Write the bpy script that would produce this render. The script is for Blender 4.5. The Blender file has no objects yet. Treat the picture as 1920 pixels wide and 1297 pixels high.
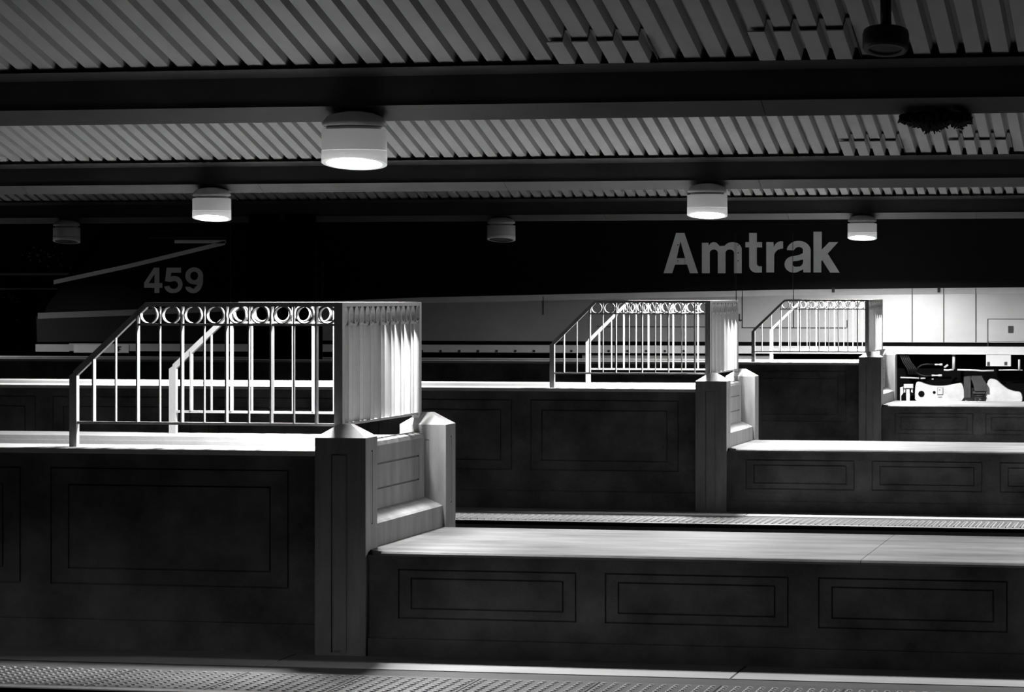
import bpy, math, random
from mathutils import Vector
R = random.Random(7)
SC = bpy.context.scene
COL = SC.collection

# ---------------------------------------------------------------- camera, world, exposure
FPX, YAW, HOR, EYE = 5782.0, 0.2217, 557.0, 1.9
cam = bpy.data.cameras.new('camera')
cam.sensor_width = 36.0
cam.lens = FPX * 36.0 / 1920.0
cam.shift_y = -(648.5 - HOR) / 1920.0
cam.clip_end = 300
co = bpy.data.objects.new('camera', cam)
co.location = (0, 0, EYE)
co.rotation_euler = (math.pi / 2, 0, YAW)
COL.objects.link(co)
SC.camera = co
world = bpy.data.worlds.new('night_sky')
SC.world = world
world.use_nodes = True
world.node_tree.nodes['Background'].inputs[0].default_value = (0.0, 0.0, 0.0, 1)
world.node_tree.nodes['Background'].inputs[1].default_value = 1.0
SC.view_settings.view_transform = 'Standard'
SC.view_settings.look = 'None'
SC.view_settings.gamma = 1.0
SC.view_settings.exposure = 0.0
SC.view_settings.use_curve_mapping = False
SC.cycles.max_bounces = 8
SC.cycles.diffuse_bounces = 5
SC.cycles.glossy_bounces = 3
SC.cycles.sample_clamp_indirect = 4.0
SC.cycles.use_denoising = True
LENS = (980.0, 2100.0, 2400.0)   # radiance of the lit lamp lenses, by canopy

# ---------------------------------------------------------------- layout (metres)
D, S = 15.626, 11.252           # front of the nearest enclosure, spacing of the platforms
UX = (-4.587, -4.401, -4.201)   # left edge of the pilasters of each enclosure
UY = (D, D + S, D + 2 * S)
PITCH = (0.1255, 0.1185, 0.1195)
FLOOR = 0.012
LOCO_Y = 42.0


def px_x(px, Y):
    return Y * math.tan((px - 960) / FPX - YAW)


def px_z(px, py, Y):
    X = px_x(px, Y)
    d = -math.sin(YAW) * X + math.cos(YAW) * Y
    return EYE - (py - HOR) * d / FPX


# ---------------------------------------------------------------- materials
def mat(name, g, rough=0.7, var=0.25, scale=3.0, bump=0.0, metal=0.0, stretch=(1, 1, 1), fine=40.0, spec=0.3):
    m = bpy.data.materials.new(name)
    m.use_nodes = True
    n, l = m.node_tree.nodes, m.node_tree.links
    b = n['Principled BSDF']
    b.inputs['Roughness'].default_value = rough
    b.inputs['Metallic'].default_value = metal
    b.inputs['Specular IOR Level'].default_value = spec
    tc = n.new('ShaderNodeTexCoord')
    mp = n.new('ShaderNodeMapping')
    mp.inputs['Scale'].default_value = stretch
    l.new(tc.outputs['Object'], mp.inputs['Vector'])
    a = n.new('ShaderNodeTexNoise')
    a.inputs['Scale'].default_value = scale
    a.inputs['Detail'].default_value = 6
    a.inputs['Roughness'].default_value = 0.65
    l.new(mp.outputs['Vector'], a.inputs['Vector'])
    r = n.new('ShaderNodeValToRGB')
    lo, hi = g * (1 - var), g * (1 + var)
    r.color_ramp.elements[0].position = 0.3
    r.color_ramp.elements[1].position = 0.7
    r.color_ramp.elements[0].color = (lo, lo, lo, 1)
    r.color_ramp.elements[1].color = (hi, hi, hi, 1)
    l.new(a.outputs['Fac'], r.inputs['Fac'])
    l.new(r.outputs['Color'], b.inputs['Base Color'])
    if bump > 0:
        f = n.new('ShaderNodeTexNoise')
        f.inputs['Scale'].default_value = fine
        f.inputs['Detail'].default_value = 4
        l.new(mp.outputs['Vector'], f.inputs['Vector'])
        bp = n.new('ShaderNodeBump')
        bp.inputs['Strength'].default_value = bump
        bp.inputs['Distance'].default_value = 0.01
        l.new(f.outputs['Fac'], bp.inputs['Height'])
        l.new(bp.outputs['Normal'], b.inputs['Normal'])
    return m


def glow(name, strength, g=0.8):
    m = bpy.data.materials.new(name)
    m.use_nodes = True
    b = m.node_tree.nodes['Principled BSDF']
    b.inputs['Base Color'].default_value = (g, g, g, 1)
    b.inputs['Emission Color'].default_value = (1, 1, 1, 1)
    b.inputs['Emission Strength'].default_value = strength
    return m


M = dict(
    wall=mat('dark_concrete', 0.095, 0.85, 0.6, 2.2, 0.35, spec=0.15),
    pilaster=mat('grey_concrete', 0.22, 0.75, 0.25, 3.0, 0.25, stretch=(2.5, 2.5, 0.5), spec=0.2),
    deck=mat('pale_worn_concrete', 0.115, 0.6, 0.6, 2.4, 0.15, stretch=(0.5, 1.7, 1)),
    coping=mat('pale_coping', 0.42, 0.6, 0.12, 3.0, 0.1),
    floor=mat('platform_concrete', 0.06, 0.75, 0.25, 2.0, 0.15, stretch=(0.7, 2.5, 1)),
    stripe=mat('white_edge_paint', 0.30, 0.6, 0.18, 2.0, 0.1, stretch=(0.7, 2.5, 1)),
    tactile=mat('tactile_base', 0.075, 0.6, 0.2, 2.0, 0.0),
    stud=mat('worn_tactile_studs', 0.24, 0.6, 0.25, 2.0, 0.0),
    edge=mat('platform_edge_face', 0.06, 0.85, 0.3, 3.0, 0.2),
    ballast=mat('dark_ballast', 0.012, 0.95, 0.4, 5.0, 0.6, fine=25),
    rail=mat('painted_railing_steel', 0.29, 0.5, 0.08, 5.0),
    roof=mat('painted_steel_decking', 0.28, 0.55, 0.15, 2.5, stretch=(1, 0.4, 1)),
    beam=mat('dark_beam_paint', 0.025, 0.6, 0.35, 2.0),
    soffit=mat('grey_beam_paint', 0.045, 0.6, 0.2, 2.5),
    lampcap=mat('grey_lamp_cap', 0.35, 0.5, 0.15, 6.0),
    drum=mat('white_lamp_drum', 0.5, 0.35, 0.05, 4.0),
    black=mat('black_fixture', 0.012, 0.5, 0.2, 6.0),
    darkglass=mat('dark_lens', 0.02, 0.15, 0.1, 6.0, spec=0.5),
    debris=mat('dark_debris', 0.01, 0.95, 0.4, 12.0, 0.5),
    navy=mat('near_black_loco_paint', 0.003, 0.5, 0.2, 1.5, spec=0.1),
    silver=mat('pale_loco_paint', 0.5, 0.42, 0.12, 0.9, metal=0.6, stretch=(1, 1, 1.2)),
    number=mat('white_number', 0.92, 0.5, 0.03, 8.0),
    letter=mat('pale_lettering', 0.9, 0.5, 0.05, 8.0),
    band=mat('pale_band_paint', 0.6, 0.5, 0.08, 3.0),
    shadepanel=mat('painted_shade_lower', 0.008, 0.5, 0.2, 1.2),  # lower panel colour with the left side's shade painted in
    seam=mat('dark_seam', 0.03, 0.7, 0.1, 5.0),
    under=mat('black_underframe', 0.0025, 0.9, 0.3, 5.0, spec=0.05),
    truck=mat('pale_truck_casting', 0.55, 0.6, 0.2, 4.0, 0.2, fine=20),
    gear=mat('dark_grey_gear', 0.035, 0.6, 0.2, 8.0),
    hose=mat('rubber_hose', 0.006, 0.5, 0.2, 8.0),
    tank=mat('grey_tank', 0.3, 0.5, 0.15, 2.0),
    glass=mat('cab_glass', 0.01, 0.08, 0.1, 2.0, spec=0.6),
    car=mat('dark_railcar_paint', 0.02, 0.6, 0.4, 2.0),
    scrawl=mat('pale_scrawl', 0.7, 0.6, 0.3, 5.0),
    steel=mat('rail_steel', 0.12, 0.35, 0.2, 5.0, metal=0.8),
)
M['drum_on'] = glow('glowing_lamp_drum', 0.14, 0.5)
M['ring_on'] = glow('glowing_lamp_rim', 0.30, 0.5)


# ---------------------------------------------------------------- mesh helpers
class MB:
    def __init__(s):
        s.v, s.f, s.sm = [], [], []

    def quad(s, *pts, smooth=False):
        i = len(s.v)
        s.v += [tuple(p) for p in pts]
        s.f.append(tuple(range(i, i + len(pts))))
        s.sm.append(smooth)

    def box(s, x0, x1, y0, y1, z0, z1):
        i = len(s.v)
        s.v += [(x0, y0, z0), (x1, y0, z0), (x1, y1, z0), (x0, y1, z0), (x0, y0, z1), (x1, y0, z1), (x1, y1, z1), (x0, y1, z1)]
        for f in ((3, 2, 1, 0), (4, 5, 6, 7), (0, 1, 5, 4), (1, 2, 6, 5), (2, 3, 7, 6), (3, 0, 4, 7)):
            s.f.append(tuple(i + k for k in f))
            s.sm.append(False)

    def prism(s, poly, axis, a, b):
        """closed polygon extruded along an axis: 'x' poly=(y,z), 'y' poly=(x,z), 'z' poly=(x,y)"""
        def P(p, t):
            return {'x': (t, p[0], p[1]), 'y': (p[0], t, p[1]), 'z': (p[0], p[1], t)}[axis]
        i, n = len(s.v), len(poly)
        s.v += [P(p, a) for p in poly] + [P(p, b) for p in poly]
        s.f.append(tuple(range(i + n - 1, i - 1, -1)))
        s.f.append(tuple(range(i + n, i + 2 * n)))
        s.sm += [False, False]
        for k in range(n):
            q = (k + 1) % n
            s.f.append((i + k, i + q, i + n + q, i + n + k))
            s.sm.append(False)

    def tube(s, pts, r, n=8, cap=True):
        pts = [Vector(p) for p in pts]
        i0 = len(s.v)
        up = Vector((0, 0, 1))
        for k, p in enumerate(pts):
            t = (pts[min(k + 1, len(pts) - 1)] - pts[max(k - 1, 0)]).normalized()
            u = t.cross(up)
            if u.length < 1e-3:
                u = t.cross(Vector((0, 1, 0)))
            u.normalize()
            w = u.cross(t)
            rr = r[k] if isinstance(r, (list, tuple)) else r
            for j in range(n):
                a = 2 * math.pi * j / n
                s.v.append(tuple(p + u * rr * math.cos(a) + w * rr * math.sin(a)))
        for k in range(len(pts) - 1):
            for j in range(n):
                q = (j + 1) % n
                s.f.append((i0 + k * n + j, i0 + k * n + q, i0 + (k + 1) * n + q, i0 + (k + 1) * n + j))
                s.sm.append(True)
        if cap:
            s.f.append(tuple(i0 + j for j in range(n - 1, -1, -1)))
            s.f.append(tuple(i0 + (len(pts) - 1) * n + j for j in range(n)))
            s.sm += [False, False]

    def lathe(s, prof, n=40, tilt=None, smooth=True, capt=True, capb=True):
        """profile of (r,z) about the z axis; tilt(z) -> slope added to z along y"""
        i0 = len(s.v)
        for (r, z) in prof:
            k = tilt(z) if tilt else 0.0
            for j in range(n):
                a = 2 * math.pi * j / n
                x, y = r * math.cos(a), r * math.sin(a)
                s.v.append((x, y, z + k * y))
        for q in range(len(prof) - 1):
            for j in range(n):
                e = (j + 1) % n
                s.f.append((i0 + q * n + j, i0 + q * n + e, i0 + (q + 1) * n + e, i0 + (q + 1) * n + j))
                s.sm.append(smooth)
        if capb:
            s.f.append(tuple(i0 + j for j in range(n - 1, -1, -1)))
            s.sm.append(False)
        if capt:
            b = i0 + (len(prof) - 1) * n
            s.f.append(tuple(b + j for j in range(n)))
            s.sm.append(False)

    def relief(s, xs, zs, dep, put, back):
        """front surface of cells with a depth each (xs, zs sorted lines), closed with steps, sides and a back at depth BACK.
        put(x, z, d) -> world point"""
        nx, nz = len(xs) - 1, len(zs) - 1
        for a in range(nx):
            for b in range(nz):
                d = dep[a][b]
                x0, x1, z0, z1 = xs[a], xs[a + 1], zs[b], zs[b + 1]
                s.quad(put(x0, z0, d), put(x1, z0, d), put(x1, z1, d), put(x0, z1, d))
                e = dep[a + 1][b] if a + 1 < nx else back
                if e != d:
                    s.quad(put(x1, z0, d), put(x1, z0, e), put(x1, z1, e), put(x1, z1, d))
                e = dep[a][b + 1] if b + 1 < nz else back
                if e != d:
                    s.quad(put(x0, z1, d), put(x1, z1, d), put(x1, z1, e), put(x0, z1, e))
                if a == 0:
                    s.quad(put(x0, z0, back), put(x0, z0, d), put(x0, z1, d), put(x0, z1, back))
                if b == 0:
                    s.quad(put(x0, z0, back), put(x1, z0, back), put(x1, z0, d), put(x0, z0, d))
        x0, x1, z0, z1 = xs[0], xs[-1], zs[0], zs[-1]
        s.quad(put(x0, z0, back), put(x0, z1, back), put(x1, z1, back), put(x1, z0, back))

    def build(s, name, material, parent=None, loc=None):
        me = bpy.data.meshes.new(name)
        me.from_pydata(s.v, [], s.f)
        me.polygons.foreach_set('use_smooth', s.sm)
        me.update()
        me.materials.append(M[material] if isinstance(material, str) else material)
        return link(name, me, parent, loc)


def link(name, me, parent=None, loc=None):
    o = bpy.data.objects.new(name, me)
    COL.objects.link(o)
    if parent is not None:
        o.parent = parent
    if loc:
        o.location = loc
    return o


def tag(o, label=None, cat=None, group=None, kind=None):
    for k, v in (('label', label), ('category', cat), ('group', group), ('kind', kind)):
        if v:
            o[k] = v
    return o


def thing(name, loc, label, cat, group=None, kind=None):
    o = bpy.data.objects.new(name, None)
    o.empty_display_size = 0.2
    COL.objects.link(o)
    o.location = loc
    return tag(o, label, cat, group, kind)


def panelled(x0, x1, z0, z1, rects, put, back, gw=0.008, gd=0.014, plinth=None, pd=0.03):
    """a slab with thin grooved rectangles; plinth: height below which the face stands proud"""
    xs, zs = {x0, x1}, {z0, z1}
    for (a, b, c, d) in rects:
        xs |= {max(x0, a), max(x0, a + gw), min(x1, b - gw), min(x1, b)}
        zs |= {c, c + gw, d - gw, d}
    if plinth:
        zs.add(plinth)
    xs, zs = sorted(xs), sorted(zs)
    dep = []
    for i in range(len(xs) - 1):
        colm = []
        for j in range(len(zs) - 1):
            x, z = (xs[i] + xs[i + 1]) / 2, (zs[j] + zs[j + 1]) / 2
            v = 0.0
            for (a, b, c, d) in rects:
                if a <= x <= b and c <= z <= d and not (a + gw < x < b - gw and c + gw < z < d - gw):
                    v = gd
            if plinth and z < plinth:
                v = -pd
            colm.append(v)
        dep.append(colm)
    m = MB()
    m.relief(xs, zs, dep, put, back)
    return m


# ---------------------------------------------------------------- ground and platforms
g = MB()
g.box(-45, 25, 6, 90, -0.45, -0.25)
tag(g.build('ground', 'ballast'), 'dark ballast of the track beds between the platforms', 'ground', kind='structure')

PW = ('nearest', 'middle', 'farthest')
for k in range(3):
    y = UY[k]
    xa, xb = (-9.5, -13.5, -19.5)[k], 3.0
    ed = -1.6 if k == 0 else -1.5
    t = thing('platform', (0, y, 0), PW[k] + ' concrete station platform with white edge band and studded tactile strip', 'platform', 'station platforms', 'structure')
    m = MB(); m.box(xa, xb, -0.52, 3.5, -0.25, FLOOR)
    m.box(xa, xb, -0.78, -0.52, -0.25, FLOOR - 0.001)
    m.build('slab', 'floor', t)
    m = MB(); m.box(xa, xb, ed, -0.78, -0.25, FLOOR - 0.002)
    m.build('edge_block', 'edge', t)
    # joints of the white band every 2.4 m
    m = MB(); x = xa
    while x < xb:
        m.box(x + 0.006, min(x + 2.394, xb), -0.52, 0.06, FLOOR - 0.004, FLOOR + 0.003); x += 2.4
    m.build('edge_band', 'stripe', t)
    m = MB()
    x = xa
    while x < xb:
        m.box(x + 0.004, min(x + 0.596, xb), ed + 0.08, -0.78, FLOOR - 0.004, FLOOR + 0.003)
        x += 0.6
    base = m.build('tactile_strip', 'tactile', t)
    m = MB()
    va, vb = (-7.4, -12.2, -5.0)[k], 0.0
    nx, ny = int((vb - va) / 0.06), 11 if k == 0 else 10
    for i in range(nx):
        for j in range(ny):
            cx, cy = va + (i + 0.5) * 0.06, ed + 0.11 + (j + 0.5) * 0.06
            i0 = len(m.v)
            for (r, z) in ((0.018, FLOOR + 0.003), (0.012, FLOOR + 0.009)):
                for q in range(6):
                    a = q * math.pi / 3
                    m.v.append((cx + r * math.cos(a), cy + r * math.sin(a), z))
            for q in range(6):
                e = (q + 1) % 6
                m.f.append((i0 + q, i0 + e, i0 + 6 + e, i0 + 6 + q)); m.sm.append(False)
            m.f.append(tuple(i0 + 6 + q for q in range(6))); m.sm.append(False)
    tag(m.build('studs', 'stud', base), kind='stuff')
    m = MB(); m.box(xa, xb, ed, ed + 0.08, FLOOR - 0.03, FLOOR + 0.004)
    m.build('edge_lip', 'stripe', t)


# ---------------------------------------------------------------- stairwell enclosures
ENC = ('nearest dark concrete stairwell enclosure with stepped wall and pale coping',
       'middle dark concrete stairwell enclosure, behind the nearest one and its railing',
       'farthest dark concrete stairwell enclosure, right in front of the locomotive')
ZU, ZL, ZP = 1.09, 0.568, 1.160   # upper coping, low deck, pilaster eave
PWD, PDP, WID = 0.277, 0.234, 1.985


def enclosure(k):
    x0, xl, xr = UX[k], (-9.0, -13.0, -19.0)[k], 2.8
    t = thing('stairwell_enclosure', (x0, UY[k], FLOOR), ENC[k], 'stairwell enclosure', 'stairwell enclosures of the platforms')
    L, Rr = xl - x0, xr - x0
    zf = -FLOOR

    def Z(z):
        return z + zf

    # upper walls: grooved panels every 1.51 m
    rects = []
    n = 0
    while -1.51 - n * 1.51 > L:
        a, b = -1.50 - n * 1.51, -0.16 - n * 1.51
        rects += [(a, b, Z(0.356), Z(0.985)), (a + 0.10, b - 0.10, Z(0.44), Z(0.895))]
        n += 1
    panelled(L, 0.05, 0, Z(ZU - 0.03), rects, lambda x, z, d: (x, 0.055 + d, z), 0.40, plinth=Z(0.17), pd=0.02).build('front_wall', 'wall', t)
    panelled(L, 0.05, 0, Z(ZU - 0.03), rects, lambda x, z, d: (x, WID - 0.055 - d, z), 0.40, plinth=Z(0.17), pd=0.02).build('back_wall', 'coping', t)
    for (a, b) in ((0.04, 0.45), (WID - 0.45, WID - 0.04)):
        m = MB()
        m.prism([(a, Z(ZU - 0.024)), (a, Z(ZU - 0.004)), (a + 0.004, Z(ZU)), (b - 0.004, Z(ZU)), (b, Z(ZU - 0.004)), (b, Z(ZU - 0.03)), (a, Z(ZU - 0.03))], 'x', L, 0.02 if a < 1 else 0.06)
        m.build('coping', 'coping', t)
    # inside: the ramp floor going down
    m = MB()
    m.quad((L, 0.33, Z(0.05)), (0.05, 0.33, Z(0.30)), (0.05, WID - 0.33, Z(0.30)), (L, WID - 0.33, Z(0.05)))
    m.build('ramp_floor', 'stripe', t)
    # pilasters with truncated pyramid caps
    for (ya, s) in ((0.0, 1), (WID - PDP, -1)):
        m = MB()
        yb = ya + PDP
        zt = Z(ZP)
        # shaft: front face relief + grooved right face
        body = panelled(0.0, PWD - 0.0005, 0, zt, [(0.088, 0.178, 0.02, Z(1.075))], lambda x, z, d: (x, ya + d, z), PDP * 0.5, gw=0.007, gd=0.012)
        m.v += body.v; m.f += body.f; m.sm += body.sm
        side = panelled(ya + 0.004, yb, 0.001, zt - 0.001, [(ya + 0.10, ya + 0.14, Z(0.70), Z(1.09))], lambda y, z, d: (PWD - d, y, z), PWD * 0.5, gw=0.007, gd=0.012)
        n0 = len(m.v)
        m.v += side.v; m.f += [tuple(n0 + i for i in f) for f in side.f]; m.sm += side.sm
        m.box(0.001, PWD * 0.5 + 0.01, ya + PDP * 0.5, yb, 0, zt)
        p = m.build('pilaster', 'pilaster', t)
        c = MB()
        a0, a1 = 0.105, PWD - 0.105
        b0, b1 = ya + 0.09, yb - 0.09
        lo = [(0.0, ya, zt), (PWD, ya, zt), (PWD, yb, zt), (0.0, yb, zt)]
        hi = [(a0, b0, zt + 0.068), (a1, b0, zt + 0.068), (a1, b1, zt + 0.068), (a0, b1, zt + 0.068)]
        for q in range(4):
            e = (q + 1) % 4
            c.quad(lo[q], lo[e], hi[e], hi[q])
        c.quad(*hi); c.quad(*lo[::-1])
        c.build('pyramid_cap', 'coping', p)
    # end wall between the pilasters, with a grooved panel and a ledge at its foot
    xw = PWD - 0.13
    y0, y1 = PDP - 0.005, WID - PDP + 0.005
    m = panelled(y0, y1, Z(ZL) - 0.03, Z(1.085), [(y0 + 0.12, y1 - 0.12, Z(0.845), Z(0.99))], lambda y, z, d: (xw - d, y, z), 0.10, gw=0.009, gd=0.014)
    m.prism([(xw - 0.10, Z(1.085)), (xw, Z(1.085)), (xw - 0.006, Z(1.108)), (xw - 0.03, Z(1.118)), (xw - 0.07, Z(1.118)), (xw - 0.094, Z(1.108))], 'y', y0, y1)
    m.build('end_wall', 'pilaster', t)
    m = MB()
    m.prism([(xw - 0.01, Z(ZL) - 0.02), (PWD - 0.02, Z(ZL) - 0.02), (PWD - 0.02, Z(0.69)), (PWD - 0.035, Z(0.70)), (xw - 0.01, Z(0.745))], 'y', y0, y1 + 0.06)
    m.build('ledge', 'pilaster', t)
    # low walls and low deck to the right
    rects = []
    n = 0
    while 0.445 + n * 1.105 + 0.96 < Rr:
        a = 0.445 + n * 1.105
        rects += [(a, a + 0.955, Z(0.215), Z(0.475)), (a + 0.068, a + 0.887, Z(0.265), Z(0.43))]
        n += 1
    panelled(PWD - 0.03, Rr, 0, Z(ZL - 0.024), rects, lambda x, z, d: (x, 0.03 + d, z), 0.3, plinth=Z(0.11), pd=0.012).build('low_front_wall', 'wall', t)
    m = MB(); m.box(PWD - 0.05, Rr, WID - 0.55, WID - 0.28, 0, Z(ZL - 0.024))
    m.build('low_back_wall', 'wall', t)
    m = MB()
    yb = 1.72
    za, zb = Z(ZL - 0.024), Z(ZL)
    # deck slab with a worn rounded front lip, three pours with fine joints
    xs = [PWD + 0.085, PWD + 2.6, PWD + 5.0, Rr]
    for a, b in zip(xs, xs[1:]):
        poly = [(0.0, za), (-0.004, za + 0.012), (0.006, zb - 0.002), (0.02, zb), (yb, zb), (yb, za)]
        m.prism(poly, 'x', a, b - 0.004)
    m.prism([(PWD - 0.06, 0.235), (PWD + 0.02, 0.06), (PWD + 0.084, 0.0), (PWD + 0.0845, yb), (PWD - 0.06, yb)], 'z', za, zb)
    m.build('low_deck', 'deck', t)
    return t


for k in range(3):
    enclosure(k)

# ---------------------------------------------------------------- guard railings
RL = ('nearest U-shaped guard railing with a frieze of rings, on the front stairwell',
      'middle U-shaped guard railing with rings, seen against the dark locomotive side',
      'farthest and smallest U-shaped guard railing, against the bright locomotive panels')
ZT, ZS, ZB = 1.872, 1.752, 1.214


def sq(m, cx, cy, z0, z1, wx, wy):
    m.box(cx - wx / 2, cx + wx / 2, cy - wy / 2, cy + wy / 2, z0, z1)


mesh_thick = MB(); sq(mesh_thick, 0, 0, ZB + 0.012, ZT - 0.02, 0.009, 0.042)
mesh_thin = MB(); sq(mesh_thin, 0, 0, ZB + 0.012, ZT - 0.02, 0.006, 0.024)


def raw(m, name, material):
    me = bpy.data.meshes.new(name)
    me.from_pydata(m.v, [], m.f)
    me.polygons.foreach_set('use_smooth', m.sm)
    me.update()
    me.materials.append(M[material])
    return me


ME_THICK, ME_THIN = raw(mesh_thick, 'picket_thick', 'rail'), raw(mesh_thin, 'picket_thin', 'rail')
rg = MB()
NR, RO, RI, RD = 28, 0.0485, 0.0425, 0.040
for j in range(NR):
    a, b = 2 * math.pi * j / NR, 2 * math.pi * (j + 1) / NR
    def P(r, t, y):
        return (r * math.cos(t), y, r * math.sin(t))
    h = RD / 2
    rg.quad(P(RO, a, -h), P(RO, a, h), P(RO, b, h), P(RO, b, -h), smooth=True)
    rg.quad(P(RI, b, -h), P(RI, b, h), P(RI, a, h), P(RI, a, -h), smooth=True)
    rg.quad(P(RI, a, -h), P(RO, a, -h), P(RO, b, -h), P(RI, b, -h))
    rg.quad(P(RO, a, h), P(RI, a, h), P(RI, b, h), P(RO, b, h))
ME_RING = raw(rg, 'ring', 'rail')


def railing(k):
    p = PITCH[k]
    ox, oy = UX[k] + 0.085, UY[k] + 0.172
    t = thing('guard_railing', (ox, oy, ZU), RL[k], 'railing', 'guard railings around the stairwells')
    zo = -ZU
    W = 1.645
    xe = -11.9 * p

    def add(me, name, x, y, z=zo, rot=0.0):
        o = link(name, me, t, (x, y, z))
        o.rotation_euler = (0, 0, rot)
        return o

    for side, y in ((0, 0.0), (1, W)):
        m = MB(); sq(m, xe, y, 0.0, 1.475 - ZU, 0.042, 0.042)
        # mitred top
        m.prism([(xe - 0.021, 1.475 - ZU), (xe + 0.021, 1.475 - ZU), (xe + 0.021, 1.502 - ZU)], 'y', y - 0.021, y + 0.021)
        m.build('end_post', 'rail', t)
        xt = -8.62 * p
        m = MB()
        m.box(xt, 0.0, y - 0.022, y + 0.022, ZT - 0.022 - ZU, ZT - ZU)
        th = 0.022
        m.prism([(xe + 0.0, 1.475 - ZU - 0.02), (xe, 1.500 - ZU), (xt, ZT - ZU), (xt + 0.012, ZT - ZU - th), (xt, ZT - ZU - 0.035)], 'y', y - 0.018, y + 0.018)
        m.build('top_rail', 'rail', t)
        m = MB(); m.box(-9 * p, 0.0, y - 0.012, y + 0.012, ZS - 0.006 - ZU, ZS + 0.006 - ZU)
        m.build('frieze_rail', 'rail', t)
        m = MB(); m.box(xe, 0.0, y - 0.016, y + 0.016, ZB - ZU, ZB + 0.014 - ZU)
        m.build('bottom_rail', 'rail', t)
        for j in range(1, 12):
            x = -j * p
            if j <= 8:
                add(ME_THICK if j % 2 else ME_THIN, 'picket', x, y)
            else:
                zt = min(ZT - 0.02, 1.485 + (x - xe) * (ZT - 1.485) / (xt - xe) - 0.012)
                m = MB()
                w = (0.009, 0.042) if j % 2 else (0.006, 0.024)
                sq(m, x, y, ZB + 0.012 - ZU, zt - ZU, w[0], w[1])
                m.build('picket', 'rail', t)
        for j in range(9):
            add(ME_RING, 'ring', -(j + 0.5) * p, y, 1.8045 - ZU)
        m = MB()
        sq(m, 0.0, y, 1.205 - ZU, ZT - ZU, 0.046, 0.046)
        m.build('corner_post', 'rail', t)
        m = MB(); sq(m, 0.0, y, 1.216 - ZU - 0.02, 1.206 - ZU + 0.02, 0.038, 0.038)
        m.build('post_foot', 'rail', t)
    m = MB(); m.box(-0.022, 0.022, 0.0, W, ZT - 0.022 - ZU, ZT - ZU); m.build('top_rail', 'rail', t)
    m = MB(); m.box(-0.012, 0.012, 0.0, W, ZS - 0.006 - ZU, ZS + 0.006 - ZU); m.build('frieze_rail', 'rail', t)
    m = MB(); m.box(-0.016, 0.016, 0.0, W, ZB - ZU, ZB + 0.014 - ZU); m.build('bottom_rail', 'rail', t)
    q = W / 15
    for j in range(1, 15):
        add(ME_THICK if j % 2 else ME_THIN, 'picket', 0.0, j * q, rot=math.pi / 2)
    for j in range(15):
        add(ME_RING, 'ring', 0.0, (j + 0.5) * q, 1.8045 - ZU, math.pi / 2)


for k in range(3):
    railing(k)

# ---------------------------------------------------------------- canopies
CL = ('nearest corrugated steel canopy roof and dark beam along the top of the view',
      'middle corrugated steel canopy roof and beam, behind the large lit lamp',
      'farthest corrugated canopy roof and beam, just above the locomotive',
      'unseen corrugated canopy added on the near side to hold a lamp, left of the view')
SL = 0.26           # slope of the decking
CP = 0.1375         # corrugation pitch


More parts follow.
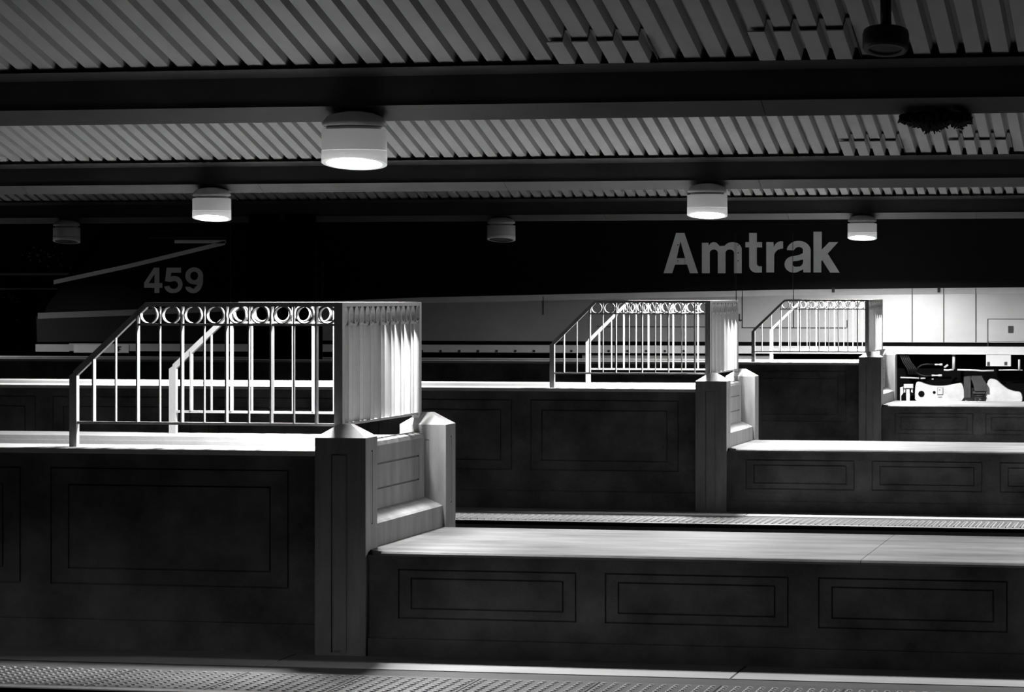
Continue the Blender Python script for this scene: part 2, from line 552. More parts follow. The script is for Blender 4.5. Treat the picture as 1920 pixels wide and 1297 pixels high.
def canopy(k):
    y0 = D + k * S
    xa, xb = (-9.5, -13.5, -19.5, -13.0)[k], (3.0, 3.0, 3.0, -5.0)[k]
    t = thing('platform_canopy', (0, y0 + 1.14, 2.89), CL[k], 'canopy', 'canopies over the platforms')
    Y = lambda v: v - D - 1.14
    Z = lambda v: v - 2.89
    yc = Y(16.80)
    # beam: dark web, sloping pale strips below and above
    m = MB(); m.prism([(Y(16.63), Z(2.967)), (Y(16.97), Z(2.967)), (Y(16.97), Z(3.134)), (Y(16.63), Z(3.134))], 'x', xa, xb)
    m.build('beam', 'beam', t)
    m = MB()
    jx = xa
    while jx < xb:
        m.prism([(Y(16.615), Z(2.968)), (yc, Z(2.892)), (2 * yc - Y(16.615), Z(2.968))], 'x', jx + 0.002, min(jx + 2.378, xb))
        jx += 2.38
    m.build('soffit_strip', 'soffit', t)
    m = MB(); m.prism([(Y(16.63), Z(3.133)), (2 * yc - Y(16.63), Z(3.133)), (2 * yc - Y(16.50), Z(3.172)), (Y(16.50), Z(3.172))], 'x', xa, xb)
    m.build('upper_flange', 'beam', t)

    def profile(x0, x1, off=0.0):
        pts = []
        n = int(round((x1 - x0) / CP))
        for i in range(n):
            x = x0 + i * CP
            pts += [(x, 0.0), (x + 0.088, 0.0), (x + 0.101, 0.062), (x + 0.1245, 0.062)]
        pts.append((x0 + n * CP, 0.0))
        return pts

    def sheet(name, x0, x1, ya, za, yb, zb, mt, thick=0.002, drop=0.0):
        pr = profile(x0, x1)
        m = MB()
        i0 = len(m.v)
        n = len(pr)
        for (y, z) in ((ya, za), (yb, zb)):
            m.v += [(x, y, z + h - drop) for (x, h) in pr]
        for (y, z) in ((ya, za), (yb, zb)):
            m.v += [(x, y, z + h - drop + thick) for (x, h) in pr]
        for i in range(n - 1):
            m.f.append((i0 + i, i0 + n + i, i0 + n + i + 1, i0 + i + 1)); m.sm.append(False)
            m.f.append((i0 + 2 * n + i, i0 + 2 * n + i + 1, i0 + 3 * n + i + 1, i0 + 3 * n + i)); m.sm.append(False)
            m.f.append((i0 + i, i0 + i + 1, i0 + 2 * n + i + 1, i0 + 2 * n + i)); m.sm.append(False)
            m.f.append((i0 + n + i, i0 + 3 * n + i, i0 + 3 * n + i + 1, i0 + n + i + 1)); m.sm.append(False)
        return m.build(name, mt, t)

    ye, ze = Y(16.50), Z(3.174)
    ov = 0.10
    sheet('roof_decking', xa, xb, ye + ov, ze - SL * ov + 0.026, ye - 3.0, ze + SL * 3.0, 'roof')
    yf = 2 * yc - ye
    sheet('roof_decking', xa, xb, yf + 3.0, ze + SL * 3.0, yf - 0.02, ze, 'roof')
    m = MB(); m.box(xa, xb, yc - 0.05, yc + 0.05, Z(3.17), Z(3.35)); m.build('gutter_wall', 'beam', t)
    # patched ends of the decking: four troughs each, lapped a little lower than the sheet
    for (pa, ln) in {0: ((1016, 0.36), (1376, 0.46)), 1: ((1557, 0.42), (1783, 0.42))}.get(k, ()):
        xs = px_x(pa, y0 + 16.0 - D)
        xs = xa + round((xs - xa) / CP) * CP
        sheet('patch_sheet', xs, xs + 4 * CP, ye - ln, ze + SL * ln, ye - 0.015, ze + SL * 0.015, 'roof', thick=0.006, drop=0.005)
    return t


CAN = [canopy(k) for k in range(3)]
canopy(-1)  # unseen canopy, added only to carry the near-side lamp
# steel columns of the farthest canopy, dark in front of the locomotive
for px, w in ((503, 0.42), (571, 0.42)):
    m = MB()
    yq = -0.02 if px < 520 else 0.02
    x = px_x(px, UY[2] + 1.15)
    m.box(x - w / 2, x + w / 2, -0.16, -0.13, FLOOR - 2.89, 3.0 - 2.89)
    m.box(x - w / 2, x + w / 2, 0.13, 0.16, FLOOR - 2.89, 3.0 - 2.89)
    m.box(x - 0.02, x + 0.02, -0.13, 0.13, FLOOR - 2.89, 3.0 - 2.89)
    m.build('column', 'under', CAN[2])

# ---------------------------------------------------------------- lamps
TILT = 0.16


def lens_mat(v):
    key = 'lens_%d' % v
    if key not in M:
        M[key] = glow('lit_lamp_lens', v)
    return key


def lamp(x, k, lit, label, group, power=1.0):
    y = D + k * S + 1.03
    zb = 2.648
    t = thing('canopy_lamp', (x, y, 2.94), label, 'lamp', group)
    z0 = zb - 2.94
    m = MB()
    m.lathe([(0.172, -0.084), (0.180, -0.078), (0.178, -0.06), (0.155, -0.03), (0.11, -0.012), (0.05, -0.001), (0.01, 0.0)], 48)
    m.build('mounting_dome', 'lampcap', t)
    m = MB(); m.lathe([(0.155, -0.1035), (0.155, -0.082)], 48)
    m.build('neck', 'lampcap', t)
    # drum: flat top, bottom cut on a slant that faces the tracks
    m = MB()
    zs = z0 + 0.072
    m.lathe([(0.1835, zs), (0.1835, -0.110), (0.177, -0.104), (0.16, -0.104)], 48, capb=False)
    m.build('drum', 'drum_on' if lit else 'drum', t)
    m = MB()
    n = 48
    i0 = 0
    rows = ((0.180, zs + 0.002, 0.0), (0.1845, zs - 0.001, 0.0), (0.1845, z0, -TILT), (0.156, z0 - 0.0015, -TILT))
    for (r, z, s) in rows:
        for j in range(n):
            a = 2 * math.pi * j / n
            m.v.append((r * math.cos(a), r * math.sin(a), z + s * r * math.sin(a)))
    for q in range(3):
        for j in range(n):
            e = (j + 1) % n
            m.f.append((q * n + e, q * n + j, (q + 1) * n + j, (q + 1) * n + e)); m.sm.append(q == 1)
    m.build('rim', 'ring_on' if lit else 'drum', t)
    m = MB()
    for (r, dz) in ((0.157, 0.004), (0.15, 0.005), (0.12, 0.006), (0.07, 0.007), (0.02, 0.008)):
        for j in range(n):
            a = 2 * math.pi * j / n
            m.v.append((r * math.cos(a), r * math.sin(a), z0 + dz - TILT * r * math.sin(a)))
    for q in range(4):
        for j in range(n):
            e = (j + 1) % n
            m.f.append((q * n + e, q * n + j, (q + 1) * n + j, (q + 1) * n + e)); m.sm.append(True)
    m.f.append(tuple(4 * n + j for j in range(n - 1, -1, -1))); m.sm.append(True)
    m.build('lens', (lens_mat(LENS[k] * power)) if lit else 'darkglass', t)
    return t


G = 'drum lamps under the canopy beams'
lamp(-8.6, -1, True, 'added lit drum lamp of the unseen canopy on the near side, left of the view', G, 2.4)  # added out of view to brighten the dark front walls
lamp(-4.66, 0, True, 'largest lit drum lamp, hanging under the nearest canopy beam above the front railing', G, 1.34)
lamp(0.09, 0, True, 'lit drum lamp of the nearest canopy, past the right edge of the view', G, 0.58)
lamp(-9.21, 1, True, 'lit drum lamp under the middle beam, above the number 459', G)
lamp(-4.46, 1, True, 'lit drum lamp under the middle beam, just above the large letters', G)
lamp(0.29, 1, True, 'lit drum lamp of the middle canopy, past the right edge of the view', G)
lamp(-4.27, 2, True, 'smallest lit drum lamp, under the farthest beam right of the large letters', G, 1.15)
lamp(0.43, 2, True, 'lit drum lamp of the farthest canopy, past the right edge of the view', G, 0.35)
lamp(-18.4, 2, True, 'added lit drum lamp of the farthest canopy, past the left edge of the view', G, 0.26)  # added out of view to brighten the cab number and nose
lamp(-8.97, 2, False, 'unlit drum lamp under the farthest beam, left of the large letters', G)
lamp(-14.97, 2, False, 'unlit drum lamp above the sloping nose of the locomotive, barely visible', G)

# dark round fixture under the nearest roof slope
y = 15.55
fx = px_x(1657, y)
t = thing('round_fixture', (fx, y, 3.42), 'black round fixture hanging below the nearest corrugated roof, unlit', 'fixture')
m = MB(); m.tube([(0, 0.0, 0.02), (0, 0.02, -0.17)], 0.028, 12); m.build('stem', 'black', t)
sub = MB()
sub.lathe([(0.105, -0.10), (0.116, -0.09), (0.117, -0.02), (0.112, 0.0), (0.05, 0.012), (0.02, 0.012)], 40, capb=False)
o = sub.build('housing', 'black', t, (0, 0.02, -0.18)); o.rotation_euler = (-0.24, 0, 0)
sub = MB(); sub.lathe([(0.082, -0.094), (0.083, -0.101), (0.106, -0.103), (0.107, -0.096)], 40, capb=False, capt=False)
o = sub.build('rim', 'gear', t, (0, 0.02, -0.18)); o.rotation_euler = (-0.24, 0, 0)
sub = MB(); sub.lathe([(0.084, -0.092), (0.02, -0.089)], 40); o = sub.build('lens', 'darkglass', t, (0, 0.02, -0.18)); o.rotation_euler = (-0.24, 0, 0)

# ragged clump hanging under the nearest beam
t = None
m = MB()
yd = D + 1.17
cx0, cx1 = px_x(1690, yd), px_x(1812, yd)
NS = 46
for i in range(NS):
    f = (i + 0.5) / NS
    x = cx0 + (cx1 - cx0) * f
    env = 0.02 + 0.055 * math.exp(-((f - 0.43) / 0.22) ** 2) + 0.03 * math.exp(-((f - 0.85) / 0.08) ** 2)
    for q in range(5):
        yy = R.uniform(-0.11, 0.09)
        top = (x + R.uniform(-.01, .01), yd + yy, 2.87 + R.uniform(0, .03))
        h = env * R.uniform(0.45, 1.0)
        mid = (x + R.uniform(-.015, .015), yd + yy * 1.1, 2.86 - h * 0.6)
        end = (x + R.uniform(-.03, .03), yd + yy, 2.855 - h)
        m.tube([top, mid, end], [0.014, 0.010, 0.003], 6)
tag(m.build('debris_clump', 'debris'), 'dark ragged clump of debris hanging under the nearest canopy beam', 'debris')

# ---------------------------------------------------------------- locomotive
YL = LOCO_Y
loco = thing('diesel_locomotive', (0, YL, -0.25), 'dark diesel locomotive with number 459 on its cab and pale lower panels', 'locomotive')
LX = lambda px: px_x(px, YL)
LZ = lambda px, py: px_z(px, py, YL) + 0.25
LW = 2.9


def side_strip(px_pts, half, dy, name, mt, thick=0.006):
    """a band along a pixel polyline laid on the side plane; half-height in pixels"""
    m = MB()
    up = [(LX(a), LZ(a, b - half)) for a, b in px_pts]
    dn = [(LX(a), LZ(a, b + half)) for a, b in px_pts]
    m.prism(dn + up[::-1], 'y', -dy - thick, -dy + 0.001)
    return m


def stations():
    # (px, py top, half-width factor)
    return


xr = 1.6
# upper body: nose profile in the side view, lofted with a narrowing nose
prof = [(75, 592), (82, 565), (96, 540), (111, 516), (140, 480), (165, 447), (200, 402), (232, 362), (262, 325), (300, 300), (360, 290)]
px_top = [(LX(a), LZ(a, b)) for a, b in prof]
ztop = px_top[-1][1]
m = MB()
secs = []
zbot_line = [(75, 593), (270, 585), (790, 563), (1100, 556), (1500, 548), (1910, 544)]


def zb_at(x):
    pts = [(LX(a), LZ(a, b)) for a, b in zbot_line] + [(xr, LZ(1910, 544) + 0.02)]
    for (a, za), (b, zb) in zip(pts, pts[1:]):
        if a <= x <= b:
            return za + (zb - za) * (x - a) / (b - a)
    return pts[0][1] if x < pts[0][0] else pts[-1][1]


xs = [p[0] for p in px_top] + [LX(433), LX(600), LX(790), LX(1100), LX(1500), LX(1910), xr]
zs = [p[1] for p in px_top] + [ztop] * 7
for i, (x, z) in enumerate(zip(xs, zs)):
    inset = max(0.0, 0.28 * (1 - min(1.0, (x - xs[0]) / 2.3)) ** 2)
    zb = zb_at(x)
    r = min(0.45, max(0.02, (z - zb) * 0.3))
    sec = [(0.0 + inset, zb - 0.02), (0.0 + inset, z - r), (0.05 + inset, z - r * 0.55), (0.16 + inset, z - r * 0.2), (0.45 + inset, z),
           (LW - 0.45 - inset, z), (LW - 0.16 - inset, z - r * 0.2), (LW - 0.05 - inset, z - r * 0.55), (LW - inset, z - r), (LW - inset, zb - 0.02)]
    secs.append([(x, y_, z_) for y_, z_ in sec])
ns = len(secs[0])
for a, b in zip(secs, secs[1:]):
    for j in range(ns):
        e = (j + 1) % ns
        m.quad(a[j], b[j], b[e], a[e])
m.quad(*secs[0]); m.quad(*secs[-1][::-1])
m.build('body', 'navy', loco)
# lower pale panels
m = MB()
zsill = LZ(1500, 641)
xm = LX(600)
lowx = [xm] + [LX(a) for a, _ in zbot_line if a > 600] + [xr]
poly = [(xm, zsill)] + [(x, zb_at(x)) for x in lowx] + [(xr, zsill)]
m.prism(poly, 'y', 0.004, LW - 0.004)
m.build('lower_panel', 'silver', loco)
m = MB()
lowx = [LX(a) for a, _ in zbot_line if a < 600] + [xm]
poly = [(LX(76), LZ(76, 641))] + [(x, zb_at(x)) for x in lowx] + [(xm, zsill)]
m.prism(poly, 'y', 0.004, LW - 0.004)  # darker copy of the lower panel, its shade put into the colour
tag(m.build('lower_panel', 'shadepanel', loco), 'lower panel under the cab with shade painted into its colour')
# dark recess under the panels and the pale sill
m = MB(); m.box(LX(80), xr, 0.03, LW - 0.03, LZ(1500, 652), zsill + 0.01); m.build('recess', 'under', loco)
m = MB(); m.box(LX(74), LX(136), -0.01, LW, LZ(300, 660), LZ(300, 646)); m.box(LX(136), xr, -0.02, LW + 0.02, LZ(1500, 663), LZ(1500, 648.5))
m.build('side_sill', 'band', loco)
m = MB()
for a in range(790, 1310, 35):
    m.box(LX(a), LX(a + 4), -0.026, -0.018, LZ(a, 660), LZ(a, 656))
m.build('sill_bolt', 'seam', loco)
m = MB(); m.box(LX(145), LX(246), -0.03, -0.018, LZ(200, 661), LZ(200, 646)); sp = m.build('step_plate', 'letter', loco)
m = MB()
fx0 = 226
for (a, b, c, d) in ((226, 228, 649, 659), (226, 232, 649, 651), (226, 231, 653.5, 655.5)):
    m.box(LX(a), LX(b), -0.036, -0.029, LZ(a, d), LZ(a, c))
m.build('end_mark', 'seam', sp)
# pale stripes
side_strip([(78, 592), (270, 585), (520, 574)], 5.5, 0.0, '', '').build('belt_stripe', 'tank', loco)  # left stretch in darker grey, the dimmer light painted into the stripe
m = side_strip([(520, 574), (790, 563), (1100, 556), (1500, 548), (1912, 544)], 5.5, 0.0, '', '')
m.build('belt_stripe', 'band', loco)
m = side_strip([(107, 529), (240, 500), (330, 478), (424, 455)], 4.0, 0.0, '', '')
m.build('nose_stripe', 'number', loco)
m = side_strip([(330, 453), (425, 453)], 3.0, 0.0, '', '')
m.build('nose_stripe', 'number', loco)
# cab seam, door, cab window
m = MB(); m.box(LX(433), LX(434.5), -0.004, 0.002, LZ(433, 586), LZ(433, 300)); m.build('cab_seam', 'gear', loco)
m = MB(); m.box(LX(285), LX(420), -0.006, 0.002, LZ(300, 445), LZ(300, 385)); w = m.build('cab_window', 'glass', loco)
m = MB(); m.box(LX(283), LX(422), -0.012, -0.002, LZ(300, 447), LZ(300, 444.5)); m.box(LX(283), LX(422), -0.012, -0.002, LZ(300, 386), LZ(300, 383)); m.build('window_frame', 'gear', w)
# panel seams of the bright lower side
m = MB()
for (px, a, b) in ((1705.5, 540, 641), (1763.5, 540, 641), (1822.5, 540, 641), (1486, 543, 614), (1379, 545, 600), (1390.5, 545, 614), (1018, 555, 590), (1585, 600, 614)):
    m.box(LX(px), LX(px + 1.4), -0.008, 0.005, LZ(px, b), LZ(px, a))
for (a, b, y_) in ((1390, 1585, 614), (1120, 1340, 612)):
    m.box(LX(a), LX(b), -0.008, 0.005, LZ(a, y_ + 0.8), LZ(a, y_ - 0.6))
m.build('panel_seam', 'seam', loco)
m = MB(); m.box(LX(1384.5), LX(1387), -0.02, 0.0, LZ(1385, 601), LZ(1385, 588)); m.box(LX(1384.5), LX(1391), -0.02, 0.0, LZ(1385, 601), LZ(1385, 599)); m.build('grab_handle', 'seam', loco)
for px in (1755, 1560):
    m = MB(); m.box(LX(px - 2), LX(px + 3), -0.03, 0.0, LZ(px, 548), LZ(px, 539)); m.build('clip', 'seam', loco)
# access door with latch at the right edge
m = MB(); m.box(LX(1846), LX(1960), -0.012, 0.005, LZ(1846, 640), LZ(1846, 598)); ad = m.build('access_door', 'silver', loco)
m = MB(); m.box(LX(1882.5), LX(1892), -0.02, -0.011, LZ(1886, 624), LZ(1886, 611)); la = m.build('latch', 'gear', ad)
m = MB(); m.box(LX(1844.6), LX(1846.2), -0.014, 0.0, LZ(1846, 656), LZ(1846, 598)); m.box(LX(1845), LX(1960), -0.014, 0.0, LZ(1846, 598.6), LZ(1846, 597.4)); m.build('door_seam', 'seam', ad)


# lettering: flat outlines in the side plane ------------------------------------------------
def arc(cx, cy, rx, ry, a0, a1, n=12):
    return [(cx + rx * math.cos(math.radians(a0 + (a1 - a0) * i / n)), cy - ry * math.sin(math.radians(a0 + (a1 - a0) * i / n))) for i in range(n + 1)]


def glyph_curve(name, loops, conv, material, parent, dy=-0.007):
    """filled 2D curve of closed loops (holes by even-odd), turned into a mesh on the side plane"""
    cu = bpy.data.curves.new(name, 'CURVE')
    cu.dimensions = '2D'
    cu.fill_mode = 'BOTH'
    cu.extrude = 0.002
    for lp in loops:
        sp = cu.splines.new('POLY')
        pts = [conv(*p) for p in lp]
        sp.points.add(len(pts) - 1)
        for q, (x, z) in zip(sp.points, pts):
            q.co = (x, z, 0, 1)
        sp.use_cyclic_u = True
    tmp = bpy.data.objects.new(name, cu)
    COL.objects.link(tmp)
    dg = bpy.context.evaluated_depsgraph_get()
    me = bpy.data.meshes.new_from_object(tmp.evaluated_get(dg))
    bpy.data.objects.remove(tmp)
    me.materials.clear(); me.materials.append(M[material])
    o = link(name, me, parent, (0, dy, 0))
    o.rotation_euler = (math.pi / 2, 0, 0)
    return o


def cA(x, y):
    px, py = 1220 + x / 4.364, 330 + y / 4.364
    return LX(px), LZ(px, py)


A = [[(105, 795), (208, 465), (275, 465), (387, 795), (320, 795), (297, 724), (198, 724), (176, 795)], [(243, 535), (212, 672), (281, 672)]]
Mm = [[(418, 795), (418, 546), (472, 546), (474, 572)] + arc(515, 590, 44, 50, 150, 40, 8) + [(562, 572)] + arc(668, 600, 74, 60, 150, 0, 12)
      + [(742, 795), (680, 795)] + [(680, 630)] + arc(645, 628, 35, 28, 0, 180, 8) + [(610, 795), (548, 795), (548, 630)] + arc(515, 628, 33, 28, 0, 180, 8) + [(482, 795)]]
T = [[(803, 540), (803, 465), (865, 465), (865, 540), (908, 540), (908, 583), (865, 583), (865, 715)] + arc(888, 715, 23, 23, 180, 270, 6) + [(906, 738), (906, 789), (868, 790)] + arc(862, 732, 59, 58, 270, 180, 8) + [(803, 583), (772, 583), (772, 540)]]
Rl = [[(942, 788), (942, 540), (1000, 540), (1002, 582)] + arc(1062, 592, 58, 58, 150, 78, 8) + [(1078, 534), (1078, 592)] + arc(1068, 660, 63, 66, 90, 170, 8) + [(1005, 788)]]
Aa = [[(1243, 788), (1241, 762)] + arc(1166, 722, 76, 68, 300, 110, 14) + [(1165, 655), (1215, 643), (1240, 630)] + arc(1206, 606, 35, 26, -20, 150, 8)
      + [(1165, 608), (1110, 606)] + arc(1205, 610, 97, 80, 165, 10, 14) + [(1302, 600), (1302, 788)],
      [(1241, 682), (1190, 694)] + arc(1180, 716, 26, 26, 130, 270, 8) + arc(1200, 700, 41, 42, 290, 350, 6)]
K = [[(1325, 788), (1325, 455), (1392, 455), (1392, 602), (1452, 540), (1525, 540), (1440, 634), (1537, 790), (1460, 790), (1396, 688), (1388, 695), (1388, 788)]]
LT = thing('x', (0, 0, 0), None, None)
bpy.data.objects.remove(LT)
loops = []
for gl in (A, Mm, T, Rl, Aa, K):
    loops += gl
lt = glyph_curve('name_lettering', loops, cA, 'letter', loco)
m = MB()
for px, w in ((1376.6, 0.5), (1379.2, 0.5), (1484.6, 1.0)):
    m.box(LX(px), LX(px + w), -0.0105, 0.002, LZ(px, 541), LZ(px, 436))
m.build('seam_over_lettering', 'seam', loco)
for (px, py) in ((1271, 459), (1271, 489), (1383.5, 459), (1383.5, 474), (1383.5, 489)):
    m = MB(); m.box(LX(px - 1), LX(px + 1), -0.012, 0.002, LZ(px, py + 1), LZ(px, py - 1))
    m.build('rivet', 'seam', loco)


def c4(x, y):
    px, py = x / 4.0, 380 + y / 4.0
    return LX(px), LZ(px, py)


F4 = [[(1095, 638), (1095, 600), (1168, 487), (1208, 487), (1208, 602), (1230, 602), (1230, 638), (1208, 638), (1208, 676), (1172, 676), (1172, 638)], [(1172, 535), (1129, 602), (1172, 602)]]
F5 = [[(1262, 487), (1368, 487), (1368, 525), (1296, 525), (1291, 557)] + arc(1318, 612, 62, 64, 110, -90, 16) + arc(1310, 622, 66, 56, 260, 186, 8) + [(1282, 622)] + arc(1314, 616, 33, 30, 200, 460, 14)[:-1] + [(1288, 594), (1250, 588)]]
F9 = [arc(1466, 542, 66, 58, 0, 360, 28)[:-1]]
F9 = [[(1400, 632), (1438, 628)] + arc(1466, 620, 28, 26, 200, 300, 6) + arc(1440, 580, 55, 60, -30, 0, 4) + arc(1462, 552, 62, 54, 300, 40, 16)
      + arc(1466, 546, 64, 66, 40, 0, 6) + arc(1464, 580, 68, 98, 0, -92, 12) + arc(1462, 636, 62, 42, 268, 185, 8),
      arc(1466, 548, 29, 32, 0, 360, 20)[:-1]]
F9 = [arc(1466, 548, 66, 64, 0, 270, 24) + [(1496, 606)] + arc(1440, 600, 54, 42, 0, -60, 5) + arc(1462, 622, 26, 22, 290, 200, 6) + [(1400, 630)] + arc(1460, 626, 60, 52, 190, 275, 8) + arc(1464, 580, 68, 97, -85, 0, 14)[:-1] + [(1532, 560)],
      arc(1466, 548, 29, 32, 0, 360, 20)[:-1]]
glyph_curve('cab_number', F4 + F5 + F9, c4, 'number', loco)


# underframe, fuel tank
m = MB(); m.box(LX(300), xr - 0.3, 0.35, LW - 0.35, LZ(1500, 760), LZ(1500, 662)); m.build('underframe', 'under', loco)
m = MB()
za, zb = LZ(1300, 690), LZ(1300, 664)
m.prism([(0.16, za - 0.5), (0.06, za - 0.35), (0.05, zb - 0.01), (LW - 0.05, zb - 0.01), (LW - 0.06, za - 0.35), (LW - 0.16, za - 0.5)], 'x', LX(1090), LX(1443))
m.build('fuel_tank', 'tank', loco)


def tz(x, y):
    px, py = 1640 + x / 6.857, 640 + y / 6.857
    return LX(px), LZ(px, py)


XT = tz(1290, 700)[0]
RAILTOP = 0.14           # height of the rail head above the ballast


def smooth_poly(pts, it=2):
    for _ in range(it):
        q = []
        for (a, b) in zip(pts, pts[1:] + pts[:1]):
            q += [(a[0] * .75 + b[0] * .25, a[1] * .75 + b[1] * .25), (a[0] * .25 + b[0] * .75, a[1] * .25 + b[1] * .75)]
        pts = q
    return pts


def truck(dx, name='truck'):
    tr = bpy.data.objects.new(name, None)
    COL.objects.link(tr)
    tr.parent = loco
    tr.location = (dx, 0, 0)

    def P(pts):
        return [tz(*p) for p in pts]

    m = MB()
    m.prism(smooth_poly(P([(482, 830), (480, 600), (500, 518), (540, 520), (640, 560), (720, 574), (800, 576), (880, 570), (980, 548), (1095, 528), (1105, 830)]), 2), 'y', 0.10, 0.24)
    m.prism(smooth_poly(P([(1370, 830), (1385, 480), (1500, 488), (1570, 555), (1650, 618), (1730, 645), (1830, 655), (1832, 830)]), 2), 'y', 0.10, 0.24)
    m.prism(P([(1000, 600), (1500, 600), (1500, 830), (1000, 830)]), 'y', 0.16, 0.24)
    m.build('side_frame', 'truck', tr)
    for (cx, cy, r) in ((562, 677, 40), (724, 657, 19)):
        m = MB()
        c = tz(cx, cy); rr = r / 6.857 / 136.5
        m.prism([(c[0] + rr * math.cos(a * math.pi / 12), c[1] + rr * math.sin(a * math.pi / 12)) for a in range(24)], 'y', 0.094, 0.11)
        m.build('frame_hole', 'under', tr)
    m = MB(); m.prism(P([(768, 600), (832, 600), (832, 682), (768, 682)]), 'y', 0.085, 0.11); bxp = m.build('cover_plate', 'truck', tr)
    m = MB(); m.prism(P([(786, 620), (802, 620), (802, 630), (786, 630)]), 'y', 0.080, 0.086)
    for q in ((764, 836, 596, 600), (764, 836, 682, 686)):
        m.prism(P([(q[0], q[2]), (q[1], q[2]), (q[1], q[3]), (q[0], q[3])]), 'y', 0.088, 0.11)
    for q in ((764, 768), (832, 836)):
        m.prism(P([(q[0], 598), (q[1], 598), (q[1], 684), (q[0], 684)]), 'y', 0.088, 0.11)
    m.build('plate_edge', 'gear', bxp)
    m = MB(); m.prism(P([(775, 713), (825, 713), (825, 722), (775, 722)]), 'y', 0.096, 0.11); m.build('data_plate', 'gear', tr)
    # bolster box with spring hanger
    m = MB()
    m.prism(P([(1104, 722), (1104, 455), (1190, 445), (1190, 722)]), 'y', 0.02, 0.16)
    m.prism(P([(1190, 470), (1200, 443), (1330, 443), (1345, 480), (1392, 560), (1395, 640), (1240, 640), (1225, 560)]), 'y', 0.03, 0.16)
    m.prism(P([(1215, 640), (1370, 640), (1370, 672), (1215, 672)]), 'y', 0.05, 0.16)
    m.build('bolster', 'gear', tr)
    m = MB()
    c = tz(1290, 700)
    m.tube([(c[0], 0.11, c[1] + 0.05 - 0.012 * j) for j in range(2)] , 0.05, 12)
    for j in range(6):
        m.tube([(c[0] + 0.055 * math.cos(a), 0.11 + 0.055 * math.sin(a), c[1] + 0.03 - 0.03 * j) for a in [q * math.pi / 8 for q in range(17)]], 0.009, 6)
    m.build('coil_spring', 'gear', tr)
    # brake rigging left of the side frame
    m = MB()
    m.prism(P([(348, 548), (462, 548), (462, 600), (348, 600)]), 'y', 0.0, 0.10)
    m.prism(P([(378, 612), (418, 612), (422, 700), (418, 830), (380, 830), (376, 700)]), 'y', 0.02, 0.08)
    m.prism(P([(300, 590), (336, 580), (340, 660), (312, 700), (312, 830), (300, 830)]), 'y', 0.02, 0.08)
    m.prism(P([(438, 600), (456, 600), (456, 660), (438, 650)]), 'y', 0.03, 0.08)
    m.prism(P([(348, 600), (366, 600), (362, 660), (348, 650)]), 'y', 0.03, 0.08)
    m.build('brake_rigging', 'truck', tr)
    # wheels and axles
    for wx in (tz(520, 0)[0], tz(520, 0)[0] + 2.75):
        for wy in (0.70, 2.15):
            m = MB()
            r = 0.50
            n = 36
            zc = RAILTOP + r
            prof = [(r + 0.028, wy - 0.02 if wy > 1.4 else wy + 0.05), (r, wy)]
            ya, yb = wy - 0.06, wy + 0.06
            m.prism([(wx + r * math.cos(2 * math.pi * j / n), zc + r * math.sin(2 * math.pi * j / n)) for j in range(n)], 'y', ya, yb)
            m.prism([(wx + 0.12 * math.cos(2 * math.pi * j / 16), zc + 0.12 * math.sin(2 * math.pi * j / 16)) for j in range(16)], 'y', ya - 0.05, yb + 0.05)
            fy = yb if wy < 1.4 else ya - 0.025
            m.prism([(wx + (r + 0.025) * math.cos(2 * math.pi * j / n), zc + (r + 0.025) * math.sin(2 * math.pi * j / n)) for j in range(n)], 'y', fy, fy + 0.025)
            m.build('wheel', 'under', tr)
        m = MB(); m.tube([(wx, 0.6, RAILTOP + 0.5), (wx, 2.3, RAILTOP + 0.5)], 0.08, 12); m.build('axle', 'under', tr)
    return tr


truck(0.0)
truck(-10.2)


# pipes, brackets, hoses hanging below the sill
def rod(pts, r, y, name, mt):
    m = MB(); m.tube([(tz(*p)[0], y, tz(*p)[1]) for p in pts], r, 8)
    return m.build(name, mt, loco)


rod([(975, 160), (972, 358)], 0.020, 0.06, 'drop_pipe', 'truck')
rod([(850, 368), (900, 372), (975, 362)], 0.012, 0.06, 'pipe', 'truck')
rod([(1020, 366), (1180, 370), (1330, 378), (1480, 376)], 0.012, 0.06, 'pipe', 'truck')
rod([(1540, 370), (1700, 368), (1840, 371)], 0.008, 0.06, 'pipe', 'truck')
rod([(1797, 232), (1797, 372)], 0.014, 0.05, 'drop_pipe', 'truck')
rod([(300, 466), (420, 468), (536, 474)], 0.010, 0.06, 'pipe', 'truck')
rod([(556, 476), (616, 474)], 0.010, 0.06, 'pipe', 'truck')
rod([(696, 485), (720, 485)], 0.007, 0.06, 'pipe', 'truck')
rod([(858, 336), (904, 300)], 0.014, 0.03, 'lever', 'truck')
m = MB(); a = tz(1385, 160); b = tz(1695, 318)
m.box(a[0], b[0], -0.01, 0.08, b[1], a[1]); br = m.build('jacking_bracket', 'band', loco)
m = MB()
for q in ((1400, 1432, 262, 312), (1615, 1650, 262, 306)):
    a, b = tz(q[0], q[2]), tz(q[1], q[3]); m.box(a[0], b[0], -0.016, -0.009, b[1], a[1])
m.build('bracket_slot', 'gear', br)
for j in range(5):
    rod([(300 + 22 * j, 170), (340 + 24 * j, 270), (395 + 26 * j, 350), (412 + 22 * j, 425)], 0.012, 0.02 + 0.004 * j, 'hose', 'hose')
h = rod([(508, 372), (530, 330), (575, 302), (640, 292), (740, 298)], 0.011, 0.03, 'hose', 'hose')
m = MB(); m.tube([(tz(x, 298)[0], 0.03, tz(x, 298)[1]) for x in (738, 770, 772, 800, 802, 834)], [0.012, 0.012, 0.008, 0.012, 0.015, 0.015], 10); m.build('hose_coupling', 'truck', h)
h = rod([(505, 400), (560, 432), (610, 442), (700, 438)], 0.009, 0.03, 'hose', 'hose')
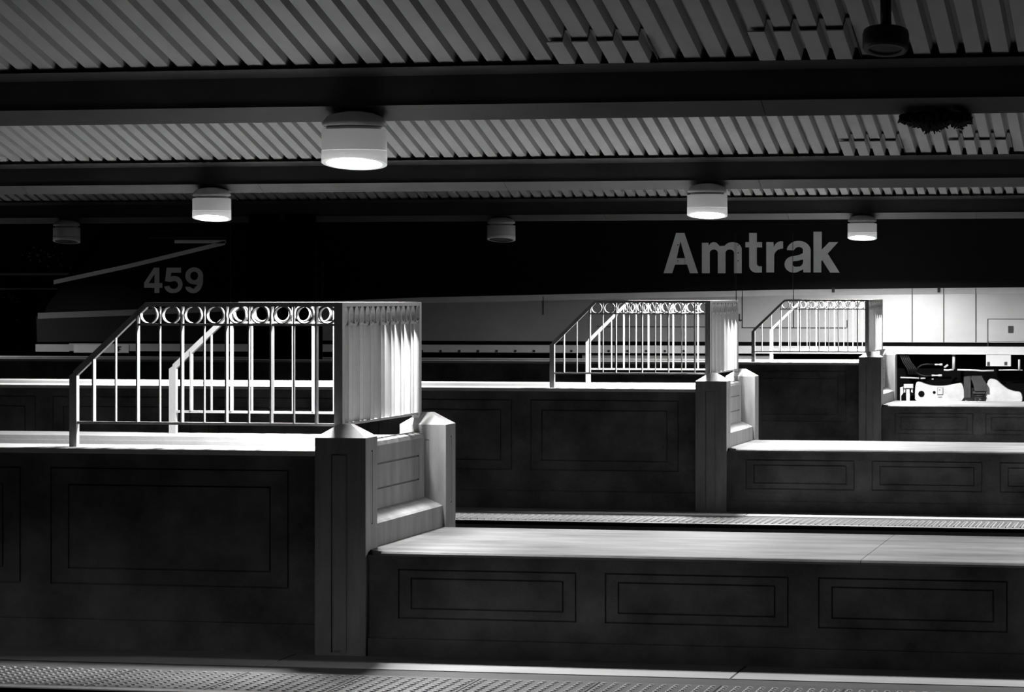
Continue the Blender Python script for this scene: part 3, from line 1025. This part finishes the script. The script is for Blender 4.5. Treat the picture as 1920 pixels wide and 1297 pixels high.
m = MB(); m.tube([(tz(x, 438)[0], 0.03, tz(x, 438)[1]) for x in (698, 735, 737, 780, 782, 828)], [0.012, 0.012, 0.008, 0.010, 0.016, 0.016], 10); m.build('hose_coupling', 'truck', h)
# nose pilot
m = MB(); m.prism([(LX(74), LZ(74, 648)), (LX(130), LZ(130, 648)), (LX(130), LZ(130, 770)), (LX(92), LZ(92, 770))], 'y', 0.3, LW - 0.3); m.build('pilot', 'under', loco)

# running rails under the locomotive
for yy in (0.70, 2.15):
    m = MB()
    m.prism([(-0.07, -0.25), (0.07, -0.25), (0.07, -0.235), (0.012, -0.22), (0.012, -0.15), (0.036, -0.14), (0.036, -0.11), (-0.036, -0.11), (-0.036, -0.14), (-0.012, -0.15), (-0.012, -0.22), (-0.07, -0.235)], 'x', -30, 6)
    o = m.build('running_rail', 'steel', None, (0, YL + yy, 0))
    tag(o, 'steel running rail under the ' + ('near' if yy < 1 else 'far') + ' wheels of the locomotive', 'rail', 'running rails', 'structure')

# ---------------------------------------------------------------- dark railcar behind the nose
YC = 47.5
car = thing('railcar', (0, YC, -0.25), 'dark blotched railcar standing behind the sloping locomotive nose, almost lost in shadow', 'railcar')
CX = lambda px: px_x(px, YC)
CZ = lambda px, py: px_z(px, py, YC) + 0.25
m = MB(); m.box(-34, -10, 0, 2.8, 0.9, 4.6); m.build('body', 'car', car)
m = MB()
m.box(-34, -10, -0.04, 0.0, CZ(60, 516), CZ(60, 512)); m.box(-34, -10, -0.03, 0.0, CZ(60, 543), CZ(60, 540))
m.build('side_rail', 'letter', car)
m = MB()
for px in range(-300, 700, 58):
    m.box(CX(px), CX(px + 6), -0.05, 0.0, 0.95, CZ(60, 545))
m.build('rib', 'car', car)
m = MB()
for q in range(34):
    a, b = R.gauss(92, 22), R.gauss(482, 11)
    if q > 24:
        a, b = R.gauss(28, 12), R.gauss(570, 14)
    w, h = R.uniform(1, 3.5), R.uniform(-5, 5)
    m.tube([(CX(a), -0.008, CZ(a, b)), (CX(a + w * 0.5), -0.012, CZ(a, b + h * 0.6)), (CX(a + w), -0.008, CZ(a, b + h))], [0.006, R.uniform(0.010, 0.022), 0.005], 6)
m.build('paint_blotch', 'scrawl', car)
for cx in (-31, -28.9, -15, -12.9):
    m = MB()
    n = 24
    for wy in (0.75, 2.05):
        m.prism([(cx + 0.46 * math.cos(2 * math.pi * j / n), 0.46 + 0.46 * math.sin(2 * math.pi * j / n)) for j in range(n)], 'y', wy - 0.06, wy + 0.06)
    m.tube([(cx, 0.6, 0.46), (cx, 2.2, 0.46)], 0.08, 10)
    m.build('wheelset', 'under', car)
m = MB(); m.box(-33.5, -10.5, 0.5, 2.3, 0.55, 0.95); m.build('underframe', 'under', car)
